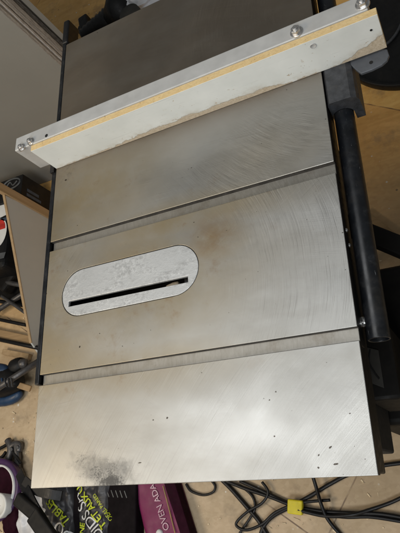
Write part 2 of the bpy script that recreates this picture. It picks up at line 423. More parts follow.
def text_mesh(body, size, org, ang, hfun, mat, parent, name='lettering', off=.0015, bold=0.0, lean=0.0):
    cu = bpy.data.curves.new('letters', 'FONT'); cu.body = body; cu.size = size; cu.offset = bold; cu.resolution_u = 3; cu.space_character = .95
    o = bpy.data.objects.new('letters', cu); C.objects.link(o)
    dg = bpy.context.evaluated_depsgraph_get(); me = bpy.data.meshes.new_from_object(o.evaluated_get(dg))
    bpy.data.objects.remove(o)
    ca, sa = math.cos(ang), math.sin(ang)
    bm = bmesh.new(); bm.from_mesh(me); bpy.data.meshes.remove(me)
    bmesh.ops.subdivide_edges(bm, edges=[e for e in bm.edges if e.calc_length() > size * .3], cuts=2)
    bmesh.ops.triangulate(bm, faces=bm.faces)
    for v in bm.verts:
        x, y = v.co.x, v.co.y
        X, Y = org[0] + x * ca - y * sa, org[1] + x * sa + y * ca
        v.co = (X, Y, hfun(X, Y) + off)
    for f in bm.faces:
        if f.normal.z < 0: f.normal_flip()
    me = bpy.data.meshes.new(name); bm.to_mesh(me); bm.free(); me.materials.append(MT[mat])
    ob = bpy.data.objects.new(name, me); C.objects.link(ob)
    ob.parent = parent; ob.matrix_parent_inverse = Matrix.Translation(-Vector(parent.location))
    return ob

# ---------------------------------------------------------------- floor
bm = bmesh.new(); n = 4
vs = [bm.verts.new(p) for p in ((-9, -9, FZ), (9, -9, FZ), (9, 9, FZ), (-9, 9, FZ))]; bm.faces.new(vs)
fl = obj('floor', bm, 'floor'); fl['kind'] = 'structure'

# ---------------------------------------------------------------- the table saw
saw = thing('table_saw', 'table saw with scratched bare cast iron top, two slots and black painted rails', 'table saw', (.26, .42, FZ))
def side_paint(fs):
    pass
bm = bmesh.new()
T = .012
def slab(y0, y1):
    fs = box(bm, 0, W, y0, y1, -T, 0)
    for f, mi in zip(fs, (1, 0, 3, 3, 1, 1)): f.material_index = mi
S1a, S1b, S2a, S2b = .1555, .173, .3945, .413
slab(0, S1a); slab(S2b, D)
bm.faces.ensure_lookup_table()
bm.faces[2].material_index = 0                    # machined front edge
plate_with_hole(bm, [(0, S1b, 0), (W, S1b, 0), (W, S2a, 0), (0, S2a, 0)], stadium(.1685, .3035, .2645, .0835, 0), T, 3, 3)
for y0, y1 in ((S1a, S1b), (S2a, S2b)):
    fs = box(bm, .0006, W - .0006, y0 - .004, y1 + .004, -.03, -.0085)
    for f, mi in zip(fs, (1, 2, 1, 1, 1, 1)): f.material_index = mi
for f in bm.faces:                                # painted side faces of the middle slab
    c = f.calc_center_median()
    if abs(c.x) < 1e-4 or abs(c.x - W) < 1e-4: f.material_index = 1
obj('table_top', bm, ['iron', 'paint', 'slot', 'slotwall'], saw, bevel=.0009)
bm = bmesh.new()                                  # painted rim below the machined surface
for a in ((.0015, .03, .002, D - .002), (W - .03, W - .0012, .002, D - .002)): box(bm, *a, -.052, -T + .001)
for a in ((.03, W - .03, .0025, .03), (.03, W - .03, D - .03, D - .0025)): box(bm, *a, -.052, -T - .001)
obj('apron', bm, 'paint', saw, bevel=.002)
bm = bmesh.new()
slit = [(.0515, .2818, -.0004), (.2815, .2798, -.0004), (.2815, .2893, -.0004), (.0515, .2913, -.0004)]
plate_with_hole(bm, stadium(.1685, .3035, .2628, .0818, -.0004), slit, .0045)
tp = obj('throat_plate', bm, 'alu', saw, bevel=.0007); tp['label'] = 'pale cast aluminium insert with a narrow blade slit'
bm = bmesh.new(); nT = 40; pr = []
for k in range(nT * 2):
    a = math.pi * k / nT; r = .125 if k % 2 else .118
    pr.append((.155 + r * math.cos(a), .2845, -.147 + r * math.sin(a)))
prism(bm, pr, (0, .0028, 0)); obj('saw_blade', bm, 'blade', saw)
bm = bmesh.new(); prism(bm, [(.232, .270, -.016), (.256, .270, -.016), (.256, .2925, -.016), (.246, .2925, -.016), (.232, .2890, -.016)], (0, 0, -.04))
obj('blade_guard', bm, 'beige', saw, bevel=.003)
bm = bmesh.new(); box(bm, .264, .288, .270, .30, -.07, -.02); obj('riving_bracket', bm, 'cast', saw, bevel=.002)
bm = bmesh.new(); box(bm, .004, W - .045, .04, .62, -.40, -.0535); obj('cabinet', bm, 'hole', saw, bevel=.004)  # near-black block stands in for the darkness inside, below the slit
for c in list(bpy.data.objects):
    pass
# hollow front rail
RX, RZ, RR = .5375, -.036, .0147
bm = bmesh.new(); ring = lathe(bm, [(RR, 0), (RR, .86), (RR - .0028, .86), (RR - .0028, 0)], (0, 0, 0), 40)
for k in range(40): bm.faces.new((ring[0][k], ring[0][(k + 1) % 40], ring[3][(k + 1) % 40], ring[3][k]))
bmesh.ops.rotate(bm, verts=bm.verts, cent=(0, 0, 0), matrix=Matrix.Rotation(-math.pi / 2, 3, 'X'))
bmesh.ops.translate(bm, verts=bm.verts, vec=(RX, .161, RZ))
r = obj('front_rail', bm, 'rail', saw, smooth=True, bevel=.0008); r['label'] = 'black painted steel tube along the front of the table'
bm = bmesh.new()
tube(bm, [(W - .012, .187, -.034), (RX - RR + .002, .187, -.034)], .0065, 20); tube(bm, [(W + .0002, .187, -.034), (W + .0028, .187, -.034)], .0078, 6)
obj('rail_bolt', bm, 'steel', saw, smooth=False, bevel=.0006)
for (px, py) in ((347, 230), (350, 245)):
    p = atx(px, py, W); bm = bmesh.new(); lathe(bm, [(.0001, .0026), (.0016, .0024), (.0028, .0010), (.0030, 0)], (0, 0, 0), 14)
    bmesh.ops.rotate(bm, verts=bm.verts, cent=(0, 0, 0), matrix=Matrix.Rotation(math.pi / 2, 3, 'Y')); bmesh.ops.translate(bm, verts=bm.verts, vec=p - Vector((.0012, 0, 0)))
    obj('screw', bm, 'steel', saw, smooth=True)
bm = bmesh.new(); box(bm, -.0115, -.0022, .158, .884, -.034, -.0012); box(bm, -.0022, .0008, .178, .39, -.034, -.0155)
rr_ = obj('rear_rail', bm, 'rail', saw, bevel=.0014, seg=3); rr_['label'] = 'flat black bar along the back of the table'
bm = bmesh.new(); box(bm, -.0125, .003, D + .006, .945, -.034, .002); ec = obj('end_cap', bm, 'rubber', rr_, bevel=.004, seg=3)
# stand
for (x0, y0, x1, y1) in ((.05, .16, .02, .12), (.44, .16, .42, .12), (.05, .60, .0, .72), (.40, .54, .38, .57)):
    bm = bmesh.new(); bar(bm, (x0, y0, -.38), (x1, y1, FZ), .035, .03); obj('leg', bm, 'dark', saw, bevel=.003)
bm = bmesh.new(); bar(bm, (.455, .435, -.215), (.60, .325, -.215), .032, .028)
obj('side_strut', bm, 'dark', saw, bevel=.003)
bm = bmesh.new(); box(bm, W - .044, .528, .11, .225, -.38, -.215); mo = obj('switch_box', bm, 'dark', saw, bevel=.006)
q = [at(358, 345, -.212), at(378, 350, -.212), at(384, 388, -.212), at(366, 381, -.212)]
bm = bmesh.new(); prism(bm, [(p.x, p.y, -.2148) for p in q], (0, 0, .0022)); obj('label_plate', bm, 'plate', mo, bevel=.0006)
bm = bmesh.new(); tube(bm, spline([at(370, 350, -.211), at(369, 362, -.211), at(374, 372, -.211), at(379, 379, -.211)], 6), .0012, 6); tube(bm, spline([at(365, 352, -.211), at(364, 362, -.211), at(367, 368, -.211)], 6), .0012, 6)
obj('scratch_mark', bm, 'hole', mo)

# ---------------------------------------------------------------- rip fence (slides on the rails: its own thing)
fence = thing('rip_fence', 'white rip fence with yellow raw chipboard edge clamped across the saw table', 'rip fence', (.30, .58, 0))
FH = .0705
ca = .0085                                         # slight yaw of the fence
def fy(x): return .5665 + ca * x
def fbox(bm, x0, x1, d0, d1, z0, z1, mi=None):
    p = [(x0, fy(x0) + d0), (x1, fy(x1) + d0), (x1, fy(x1) + d1), (x0, fy(x0) + d1)]
    return prism(bm, [(a, b, z0) for a, b in p], (0, 0, z1 - z0), mi or 0)
bm = bmesh.new(); fs = fbox(bm, .0015, .617, 0, .0122, .0006, FH - .001)
for f in bm.faces: f.material_index = 1
for f in bm.faces:
    f.normal_update()
    if abs(f.normal.y) > .9: f.material_index = 0
fb = obj('facing_board', bm, ['mel', 'raw'], fence, bevel=.0006); fb['label'] = 'white faced chipboard strip with chipped lower edge'
bm = bmesh.new(); fbox(bm, -.037, .607, .0125, .041, .004, FH + .0012)
fbar = obj('fence_bar', bm, 'bar', fence, bevel=.0018, seg=3)
def bolt(px, py, hh=.007, rr=.0072, shank=True):
    p = at(px, py, FH + .004); bm = bmesh.new(); a0 = random.random()
    z0 = FH + .0012
    lathe(bm, [(.0001, z0 + .0016), (rr * 1.35, z0 + .0016), (rr * 1.35, z0 - .0005)], (p.x, p.y, 0), 24)
    hx = [(p.x + rr * math.cos(a0 + k * math.pi / 3), p.y + rr * math.sin(a0 + k * math.pi / 3), z0 + .001) for k in range(6)]
    prism(bm, hx, (0, 0, hh)); tube(bm, [(p.x, p.y, z0 + hh), (p.x, p.y, z0 + hh + .0035)], rr * .5, 14)
    return obj('bolt', bm, 'steel', fence, bevel=.0008)
bolt(21, 147, .005, .0058); bolt(30, 141, .005, .0058); bolt(296, 31, .007, .0072); bolt(362, 3, .007, .0075)
p = at(47, 136, FH); bm = bmesh.new(); lathe(bm, [(.0001, FH + .0016), (.0032, FH + .0016), (.0032, FH + .0004)], (p.x, p.y, 0), 18); obj('bolt_hole', bm, 'hole', fence)
p = aty(313, 46, fy(.49)); bm = bmesh.new(); lathe(bm, [(.0001, .0003), (.0036, .0004), (.0040, .0008), (.0046, .0006), (.0048, 0)], (0, 0, 0), 18)
bmesh.ops.rotate(bm, verts=bm.verts, cent=(0, 0, 0), matrix=Matrix.Rotation(math.pi / 2, 3, 'X')); bmesh.ops.translate(bm, verts=bm.verts, vec=(p.x, fy(p.x) - .0002, p.z))
obj('screw_head', bm, 'bar', fence, smooth=True)
for px, py in ((371, 30),):
    p = aty(px, py, fy(.6)); bm = bmesh.new(); lathe(bm, [(.0001, .0005), (.0018, .0005), (.0018, -.0005)], (0, 0, 0), 14)
    bmesh.ops.rotate(bm, verts=bm.verts, cent=(0, 0, 0), matrix=Matrix.Rotation(math.pi / 2, 3, 'X')); bmesh.ops.translate(bm, verts=bm.verts, vec=(p.x, fy(p.x) - .0002, p.z))
    obj('screw_hole', bm, 'hole', fence)
# clamp head on the tube
ri = RR + .0012; prof = [(.5212, -.054), (.5212, -.006), (.525, .001), (.556, .001), (.5635, -.004), (.5665, -.012), (.5665, -.054), (RX + ri, -.054)]
for k in range(15):
    a = math.pi * k / 14; prof.append((RX + ri * math.cos(a), RZ + ri * math.sin(a)))
prof.append((RX - ri, -.054))
bm = bmesh.new(); prism(bm, [(x, .509, z) for x, z in prof], (0, .105, 0))
hd = obj('clamp_head', bm, 'cast', fence, bevel=.0016, seg=3); hd['label'] = 'dark cast clamp block riding on the black tube'
lv = [at(*q, -.004) for q in ((345, 58), (351, 65), (356, 70), (361, 73.5), (372, 69.5), (382, 64.5), (387, 60), (389, 55), (387, 49), (365, 48))]
bm = bmesh.new(); prism(bm, [(p.x, p.y, -.009) for p in lv], (0, 0, .005)); le = obj('lock_lever', bm, 'lever', fence, bevel=.001)
p = at(371, 62.5, -.004); bm = bmesh.new(); lathe(bm, [(.0001, .0004), (.0028, .0004), (.0028, -.0006)], (p.x, p.y, -.004), 12); obj('lever_hole', bm, 'hole', le)
bm = bmesh.new(); fbox(bm, -.013, -.003, -.006, .03, -.036, .0035); obj('rear_hook', bm, 'rubber', fence, bevel=.001)

# ---------------------------------------------------------------- sheets leaning beyond the far left corner
ys = 1.25; X0 = -.352
def sheet(name, label, y, t, xr, z1, x0, mf, me_, group='sheets stacked on edge'):
    bm = bmesh.new(); fs = box(bm, x0, xr, y, y + t, FZ + .001, z1)
    for f in fs: f.material_index = 1
    fs[2].material_index = 0; fs[3].material_index = 0
    o = obj(name, bm, [mf, me_], bevel=.0008, loc=((x0 + xr) / 2, y + t / 2, FZ + .001)); tag(o, label, 'board', group); return o
sheet('laminate_sheet', 'large smooth grey board face, frontmost of the sheets stacked on edge', 1.25, .0075, X0, .40, -1.7, 'grey_board', 'e_light')
y = 1.2582
specs = [(.0085, .000, 'e_light', 'pale rough board edge directly behind the grey front board'),
         (.0095, -.004, 'e_mid', 'third edge from the grey front board, dull and recessed'),
         (.0090, .002, 'e_light', 'pale rough board edge between two duller recessed edges'),
         (.0075, -.005, 'e_mid', 'narrow dull board edge, fifth counting from the grey front board'),
         (.0100, .000, 'e_light', 'pale board edge next to the thick dusty beige board'),
         (.0230, .001, 'e_mid', 'thick dusty beige board edge in the middle of the stack'),
         (.0270, -.004, 'e_dark', 'thick charcoal fibrous board edge near the back of the stack'),
         (.0090, -.012, 'e_light', 'thin pale board edge right behind the charcoal board')]
for t, dx, mm, lb in specs:
    sheet('stacked_sheet', lb, y, t - .0012, X0 + dx, .38 + random.uniform(-.02, .03), -1.65, mm, mm); y += t
sheet('stacked_sheet', 'greyish board at the very back of the edge-on stack', y + .004, .026, X0 - .008, .42, -1.5, 'grey_board', 'grey_panel')

# ---------------------------------------------------------------- tapered panel and carton on the floor at left
PX = -.83
qa = [atx(5, 195, PX), atx(48, 214, PX), atx(50, 349, PX), atx(32, 343, PX)]
pan = thing('tapered_panel', 'pale grey tapered panel with bare pine edging standing left of the saw', 'panel', (PX, .85, FZ))
zt = [Vector(p) for p in qa]
bm = bmesh.new(); prism(bm, [(PX, zt[0].y, zt[0].z), (PX, zt[0].y + .01, FZ + .002), (PX, zt[3].y - .04, FZ + .002), (PX, zt[3].y, max(zt[3].z, FZ + .02))], (-.008, 0, 0))
obj('panel_face', bm, 'grey_panel', pan, bevel=.001)
e0, e1 = Vector((PX, zt[0].y, zt[0].z)), Vector((PX, zt[3].y, max(zt[3].z, FZ + .02)))
bm = bmesh.new(); prism(bm, [(PX + .0015, e0.y + .001, e0.z), (PX + .0015, e1.y, e1.z), (PX + .0015, e1.y, e1.z + .004), (PX + .0015, e0.y + .001, e0.z + .004)], (-.011, 0, 0)); obj('top_edging', bm, 'pine', pan, bevel=.001)
bm = bmesh.new(); box(bm, PX - .012, PX + .008, zt[0].y + .0015, zt[0].y + .036, FZ + .001, zt[0].z + .05); obj('end_post', bm, 'pine', pan, bevel=.0015)

bx = thing('carton', 'small black printed carton against the grey board', 'carton', (-.95, 1.17, FZ))
b0 = atx(23, 174, PX); b1 = atx(24, 196, PX)
Y1, Y0, ZT = b0.y, b1.y, b0.z
bm = bmesh.new(); box(bm, PX - .26, PX, Y0 - .01, Y1, FZ + .001, ZT); obj('carton_body', bm, 'dplastic', bx, bevel=.002)
c0 = at(12, 184, ZT); bm = bmesh.new()
tube(bm, [(c0.x + .045 * math.cos(a * .2618), c0.y + .022 * math.sin(a * .2618), ZT + .0008) for a in range(25)], .0035, 6, False)
tube(bm, spline([(c0.x - .028, c0.y - .006, ZT + .0008), (c0.x - .01, c0.y + .01, ZT + .0008), (c0.x + .008, c0.y - .008, ZT + .0008), (c0.x + .028, c0.y + .006, ZT + .0008)], 6), .003, 6)
obj('emblem', bm, 'mark', bx)
bm = bmesh.new()
for k, (za_, ln) in enumerate(((.035, .075), (.055, .06))):
    box(bm, PX + .0002, PX + .0012, Y0 + .008 + .02 * k, Y0 + .02 + .02 * k, ZT - .035 - ln, ZT - .03)
obj('printed_stripe', bm, 'bluemark', bx)

# things left of the panel
bg = thing('power_tool_case', 'black case with white band and round red and white sticker', 'tool case', (-1.02, .93, FZ))
bm = bmesh.new(); box(bm, -1.22, -.90, .80, 1.06, FZ + .001, FZ + .17); obj('case_body', bm, 'dplastic', bg, bevel=.02, seg=3)
TZ = FZ + .1712
bm = bmesh.new(); q = [at(*p, TZ) for p in ((-4, 207), (6, 204), (8, 214), (-4, 220))]; prism(bm, [(p.x, p.y, TZ) for p in q], (0, 0, .001)); obj('white_band', bm, 'white', bg)
c = at(-1, 233, TZ); bm = bmesh.new(); prism(bm, [(c.x + .042 * math.cos(k * .2618), c.y + .062 * math.sin(k * .2618), TZ) for k in range(24)], (0, 0, .001)); st = obj('sticker', bm, 'white', bg)
bm = bmesh.new(); prism(bm, [(c.x + .034 * math.cos(k * .2618), c.y + .012 + .044 * math.sin(k * .2618), TZ + .0012) for k in range(13)], (0, 0, .0008)); obj('red_patch', bm, 'red', st)
bm = bmesh.new(); q = [at(*p, TZ) for p in ((-4, 254), (6, 252), (4, 258), (-4, 260))]; prism(bm, [(p.x, p.y, TZ) for p in q], (0, 0, .001)); obj('name_plate', bm, 'mark', bg)
bm = bmesh.new(); q = [at(*p, TZ) for p in ((-4, 221), (7, 217), (7, 220), (-4, 224))]; prism(bm, [(p.x, p.y, TZ) for p in q], (0, 0, .001)); obj('blue_band', bm, 'bluemark', bg)

sd = thing('folding_stand', 'folded dark tube stand lying on the floor boards at left', 'stand', (-1.0, .7, FZ))
def fbar_(pa, pb, z, r, mat, name='stand_leg', par=sd):
    a, b = at(*pa, z), at(*pb, z); bm = bmesh.new(); tube(bm, [a, a.lerp(b, .5), b], r, 12); return obj(name, bm, mat, par, smooth=True, bevel=.001)
fbar_((-8, 279), (25, 286), FZ + .07, .010, 'grey_metal'); fbar_((-8, 314), (26, 292), FZ + .045, .011, 'grey_metal')
fbar_((-8, 318), (26, 325), FZ + .02, .007, 'dplastic', 'cross_bar')
bm = bmesh.new(); a, b = at(-8, 287, FZ + .008), at(24, 297, FZ + .008); bar(bm, a, b, .06, .012); tag(obj('strip_of_steel', bm, 'dark', bevel=.002), 'dark flat strip lying under the folded stand', 'metal strip')
bm = bmesh.new(); a, b = at(-8, 333, FZ + .012), at(46, 345, FZ + .012); bar(bm, a, b, .040, .022); tag(obj('pine_batten', bm, 'pine_x', bevel=.002), 'brown wooden batten lying on the floor beside the saw', 'batten')
bm = bmesh.new(); a, b = at(-8, 338, FZ + .03), at(48, 350, FZ + .03); tube(bm, [a, a.lerp(b, .5), b], .008, 12); tag(obj('steel_rod', bm, 'dplastic', smooth=True), 'black rod lying along the wooden batten', 'rod')
bm = bmesh.new(); a, b = at(-8, 392, FZ + .13), at(44, 358, FZ + .05); tube(bm, [a, a.lerp(b, .5), b], .012, 14); tag(obj('steel_tube', bm, 'grey_metal', smooth=True), 'shiny dark tube slanting across the blue tool', 'tube')
bm = bmesh.new(); a, b = at(-6, 377, FZ + .11), at(31, 389, FZ + .04); bar(bm, a, b, .022, .014); tag(obj('wooden_stick', bm, 'pine_x', bevel=.003), 'short wooden stick with dark tip over the blue tool', 'stick')

bm = bmesh.new(); a, b = at(-8, 262, FZ + .05), at(14, 284, FZ + .05); bar(bm, a, b, .10, .06); tag(obj('tool_bag', bm, 'dark', bevel=.015, seg=3), 'small black bag wedged behind the folded stand', 'bag')
fbar_((-8, 300), (27, 306), FZ + .03, .008, 'dplastic', 'cross_bar'); fbar_((2, 296), (30, 316), FZ + .06, .007, 'grey_metal', 'cross_bar')
bm = bmesh.new(); a, b = at(4, 352, FZ + .012), at(30, 357, FZ + .012); bar(bm, a, b, .022, .02); tag(obj('wood_offcut', bm, 'pine', bevel=.001), 'short pale wood offcut below the wooden batten', 'offcut')
# blue sander
tl = thing('power_tool', 'blue and black power tool lying on the floor at left', 'power tool', (-.98, .38, FZ))
def lump(name, pts, rads, mat, par, n=18, sub=True, zs=1.0):
    bm = bmesh.new(); tube(bm, pts, rads, n); 
    o = obj(name, bm, mat, par, smooth=True)
    if sub: md = o.modifiers.new('s', 'SUBSURF'); md.levels = md.render_levels = 1
    return o
zt_ = FZ + .06
lump('tool_body', [at(-8, 384, zt_), at(4, 382, zt_), at(14, 380, zt_), at(22, 384, zt_)], [.055, .060, .050, .022], 'dplastic', tl)
lump('tool_base', [at(-8, 402, FZ + .025), at(6, 401, FZ + .025), at(17, 397, FZ + .025), at(22, 391, FZ + .025)], [.020, .022, .022, .012], 'blue', tl)
lump('tool_shell', [at(-8, 372, zt_ + .02), at(0, 371, zt_ + .02), at(7, 372, zt_ + .02), at(10, 374, zt_ + .01)], [.030, .032, .026, .010], 'blue', tl)
lump('tool_head', [at(12, 370, zt_), at(19, 366, zt_), at(26, 362, zt_)], [.036, .034, .024], 'dplastic', tl)
lump('dust_port', [at(19, 365, FZ + .09), at(24, 363, FZ + .085), at(28, 364, FZ + .08)], [.018, .020, .016], 'grey_metal', tl)
for k in range(4):
    bm = bmesh.new(); bar(bm, at(2 + k * 3.2, 378, zt_ + .058), at(3.2 + k * 3.2, 387, zt_ + .056), .004, .008); obj('vent_rib', bm, 'blue' if k == 0 else 'cast', tl, bevel=.001)

# clamp
cl = thing('bar_clamp', 'small scuffed grey clamp lying on the floor beside the table edge', 'clamp', (-.92, .11, FZ))
z = FZ + .02
bm = bmesh.new(); tube(bm, [at(17, 445, z), at(18, 458, z), at(18, 478, z)], .012, 10); obj('clamp_bar', bm, 'grey_metal', cl, bevel=.002)
bm = bmesh.new(); tube(bm, spline([at(8, 440, z), at(11, 447, z), at(10, 456, z), at(8, 462, z)], 5), .013, 10); obj('clamp_jaw', bm, 'grey_metal', cl, smooth=True)
bm = bmesh.new(); tube(bm, spline([at(11, 447, z), at(15, 444, z), at(20, 445, z), at(19, 451, z)], 5), .012, 10); obj('clamp_head', bm, 'grey_metal', cl, smooth=True)
for q in (((-6, 451), (3, 447), (9, 443)), ((-6, 460), (2, 457), (6, 452))):
    bm = bmesh.new(); tube(bm, spline([at(*p, z) for p in q], 5), .006, 8); obj('clamp_rod', bm, 'dplastic', cl, smooth=True)

for q in ((12, 449), (18, 447), (17, 468)):
    p = at(*q, FZ + .030); bm = bmesh.new(); tube(bm, [p, p + Vector((.002, -.002, .006))], .007, 6)
    obj('rivet', bm, 'cast', cl, bevel=.001)
bm = bmesh.new(); a, b = at(13, 452, FZ + .03), at(21, 463, FZ + .03); bar(bm, a, b, .010, .008); obj('clamp_lever', bm, 'dplastic', cl, bevel=.002)

# ---------------------------------------------------------------- bags under the near edge
def sheetmesh(x0, x1, y0, y1, hf, nx=40, ny=30, zb=FZ + .001, inset=.02):
    bm = bmesh.new(); g = [[bm.verts.new((x0 + (x1 - x0) * i / nx, y0 + (y1 - y0) * j / ny, 0)) for i in range(nx + 1)] for j in range(ny + 1)]
    for row in g:
        for v in row: v.co.z = hf(v.co.x, v.co.y)
    for j in range(ny):
        for i in range(nx): bm.faces.new((g[j][i], g[j][i + 1], g[j + 1][i + 1], g[j + 1][i]))
    rim = g[0][:] + [g[j][nx] for j in range(1, ny + 1)] + g[ny][-2::-1] + [g[j][0] for j in range(ny - 1, 0, -1)]
    prev = rim; cx, cy = (x0 + x1) / 2, (y0 + y1) / 2
    for k in (1, 2, 3, 4):
        t = k / 4; cur = []
        for v in rim:
            w = noise.noise(Vector((v.co.x * 9, v.co.y * 9, t * 3))) * .012
            s = 1 + .05 * math.sin(t * math.pi) + w - inset * t
            cur.append(bm.verts.new((cx + (v.co.x - cx) * s, cy + (v.co.y - cy) * s, v.co.z * (1 - t) + zb * t)))
        for i in range(len(rim)): bm.faces.new((prev[i], cur[i], cur[(i + 1) % len(rim)], prev[(i + 1) % len(rim)]))
        prev = cur
    bm.faces.new(prev)
    return bm
def nz(x, y, s, k=0.0): return noise.noise(Vector((x * s + k, y * s, k)))

BZ = -.80
va, vb = at(73, 480, BZ), at(76, 540, BZ)
BX2 = at(104, 510, BZ).x
BXM = (at(40, 500, BZ).x + at(108, 500, BZ).x) / 2
def bag_h(x, y):
    t = (y - va.y) / (vb.y - va.y); xm = va.x + (vb.x - va.x) * t
    z = BZ - .03 * math.exp(-((x - xm) / .012) ** 2)
    z += .012 * nz(x, y, 14) + .007 * nz(x, y, 34, 4) + .006 * (abs(nz(x, y, 48, 9)) - .2)
    e = max(0, abs(x - BXM) - .10) ; z -= 2.5 * e * e
    z -= .7 * max(0, x - BX2)
    return z
bag = thing('shopping_bag', 'charcoal shopping bag printed with lime green and white lettering', 'bag', (-.31, -.08, FZ))
x1b = at(108, 500, BZ).x
obj('bag_body', sheetmesh(at(40, 500, BZ).x, x1b, -.28, .12, bag_h, 110, 110), 'bagfab', bag, smooth=True)
def ang(pa, pb, z): a, b = at(*pa, z), at(*pb, z); return math.atan2(b.y - a.y, b.x - a.x), (b - a).length, a
g, L, o = ang((75, 526), (55, 499), BZ); o = at(70, 521, BZ)
text_mesh('TABLES', .0335, (o.x, o.y), g, bag_h, 'lime', bag, off=.0065, bold=.0006)
o2 = at(62, 540, BZ); text_mesh('OO', .053, (at(76, 536, BZ).x, at(76, 536, BZ).y), g + .15, bag_h, 'wprint', bag, off=.0065)
g2, L2, o = ang((106, 526), (84, 491), BZ); o = at(107, 525, BZ)
text_mesh('T ET AUX U', .031, (o.x, o.y), g2, bag_h, 'lime', bag, off=.0065, bold=.0005)
o = at(112, 520, BZ); text_mesh('IDEAL PARED', .0175, (o.x, o.y), g2 - .05, bag_h, 'lime', bag, off=.0065)
o = at(106, 536, BZ); text_mesh('OIDS SA', .047, (o.x, o.y), g2, bag_h, 'wprint', bag, off=.0065)
o = at(83, 541, BZ); text_mesh('UNE', .026, (o.x, o.y), g2 - .9, bag_h, 'lime', bag, off=.0075, bold=.0005)

# dark crate
MT['crate'] = plain('near_black_crate', (.009, .007, .008), .7, 0, .3, 30, .1, 200, .0, .04)
cr = thing('plastic_crate', 'dark slotted plastic crate between the shopping bag and the magenta pouch', 'crate', (-.14, -.03, FZ))
CZ = -.81
p0, p1 = at(104, 486, CZ), at(136, 486, CZ)
bm = bmesh.new(); box(bm, p0.x - .12, p1.x + .0, -.25, .12, FZ + .001, CZ); obj('crate_body', bm, 'crate', cr, bevel=.006, seg=3)
bm = bmesh.new()
for k in range(5):
    a = at(107 + k * 4.4, 490 + k * .2, CZ); b = at(109.4 + k * 4.4, 497 + k * .2, CZ)
    bar(bm, (a.x, a.y, CZ + .0006), (b.x, b.y, CZ + .0006), .0028, .002)
obj('crate_slots', bm, 'mark', cr)

# magenta pouch
MZ = -.82
pm = [at(130, 486, MZ), at(176, 486, MZ), at(192, 540, MZ), at(142, 540, MZ)]
pu = thing('pouch', 'magenta fabric pouch with pale lettering and dark trim', 'pouch', (pm[0].x + .06, -.05, FZ))
dirv = (pm[2] - pm[1]).normalized()
ext = [pm[0] - dirv * .05, pm[1] - dirv * .05, pm[1] + dirv * .22, pm[0] + dirv * .22]
def pouch_h(x, y): return MZ + .004 * nz(x, y, 16, 2)
def quadmesh(q, hf, zb, nx=30, ny=40):
    bm = bmesh.new(); g = []
    for j in range(ny + 1):
        row = []
        for i in range(nx + 1):
            a = q[0].lerp(q[1], i / nx); b = q[3].lerp(q[2], i / nx); p = a.lerp(b, j / ny)
            ed = min(i, nx - i) / nx; dz = -.022 * math.exp(-ed * 22)
            row.append(bm.verts.new((p.x, p.y, hf(p.x, p.y) + dz)))
        g.append(row)
    for j in range(ny):
        for i in range(nx): bm.faces.new((g[j][i], g[j][i + 1], g[j + 1][i + 1], g[j + 1][i]))
    rim = g[0][:] + [g[j][nx] for j in range(1, ny + 1)] + g[ny][-2::-1] + [g[j][0] for j in range(ny - 1, 0, -1)]
    lo = [bm.verts.new((v.co.x, v.co.y, zb)) for v in rim]
    for i in range(len(rim)): bm.faces.new((rim[i], lo[i], lo[(i + 1) % len(rim)], rim[(i + 1) % len(rim)]))
    bm.faces.new(lo)
    return bm
obj('pouch_body', quadmesh(ext, pouch_h, FZ + .001), 'magenta', pu, smooth=True)
tq = [at(165, 486, MZ), at(176.5, 486, MZ), at(193, 540, MZ), at(178, 540, MZ)]
d2 = (tq[2] - tq[1]).normalized(); tq = [tq[0] - d2 * .05, tq[1] - d2 * .05, tq[1] + d2 * .2, tq[0] + d2 * .2 + Vector((.008, 0, 0))]
bm = bmesh.new(); prism(bm, [(p.x, p.y, MZ + .0045) for p in tq], (0, 0, -.038)); obj('side_trim', bm, 'maroon', pu, bevel=.002)
g3, L3, o = ang((169, 528), (155, 486), MZ); o = at(170.5, 529, MZ)
text_mesh('OVEN ADA', .028, (o.x, o.y), g3, lambda x, y: MZ + .004 * nz(x, y, 16, 2), 'pink', pu, off=.004)
bm = bmesh.new(); tube(bm, [at(*q, MZ + .006) for q in ((163, 486), (168, 505), (175, 533))], .0018, 6); obj('gold_piping', bm, 'gold', pu)
p = at(160, 533, MZ); bm = bmesh.new(); lathe(bm, [(.0001, .0075), (.008, .006), (.011, 0), (.011, -.004)], (p.x, p.y, MZ + .003), 16); obj('snap', bm, 'white', pu, smooth=True)

# black strap with buckle, white film, purple tub
wb = sheetmesh(at(20, 500, -.80).x, at(50, 500, -.80).x, -.30, at(36, 496, -.80).y + .02, lambda x, y: -.80 + .03 * nz(x, y, 18) + .014 * nz(x, y, 40, 3), 40, 40)
tag(obj('plastic_bag', wb, 'film', smooth=True, loc=(-.56, -.1, FZ)), 'crumpled white plastic bag beneath the black strap', 'bag')
sp = thing('strap', 'black strap with plastic buckle lying over the white bag', 'strap', (-.48, -.02, -.58))
z = -.735
def flatstrip(pts, w, t, n=6):
    P = spline(pts, n); bm = bmesh.new(); R = []
    for i, p in enumerate(P):
        tt = (P[min(i + 1, len(P) - 1)] - P[max(0, i - 1)]).normalized(); s = tt.cross(Vector((0, 0, 1))).normalized()
        ww = w[min(int(i / n), len(w) - 1)] if isinstance(w, list) else w
        R.append([bm.verts.new(p + s * a * ww / 2 + Vector((0, 0, b * t / 2))) for a, b in ((1, 1), (-1, 1), (-1, -1), (1, -1))])
    for a, b in zip(R, R[1:]):
        for k in range(4): bm.faces.new((a[k], a[(k + 1) % 4], b[(k + 1) % 4], b[k]))
    bm.faces.new(R[0]); bm.faces.new(R[-1]); return bm
obj('webbing', flatstrip([at(19, 472, z - .02), at(24, 484, z), at(34, 506, z + .015), at(44, 522, z), at(54, 542, z)], .034, .007), 'rubber', sp, bevel=.0015)
a, b = at(17, 498, z + .02), at(38, 516, z + .02)
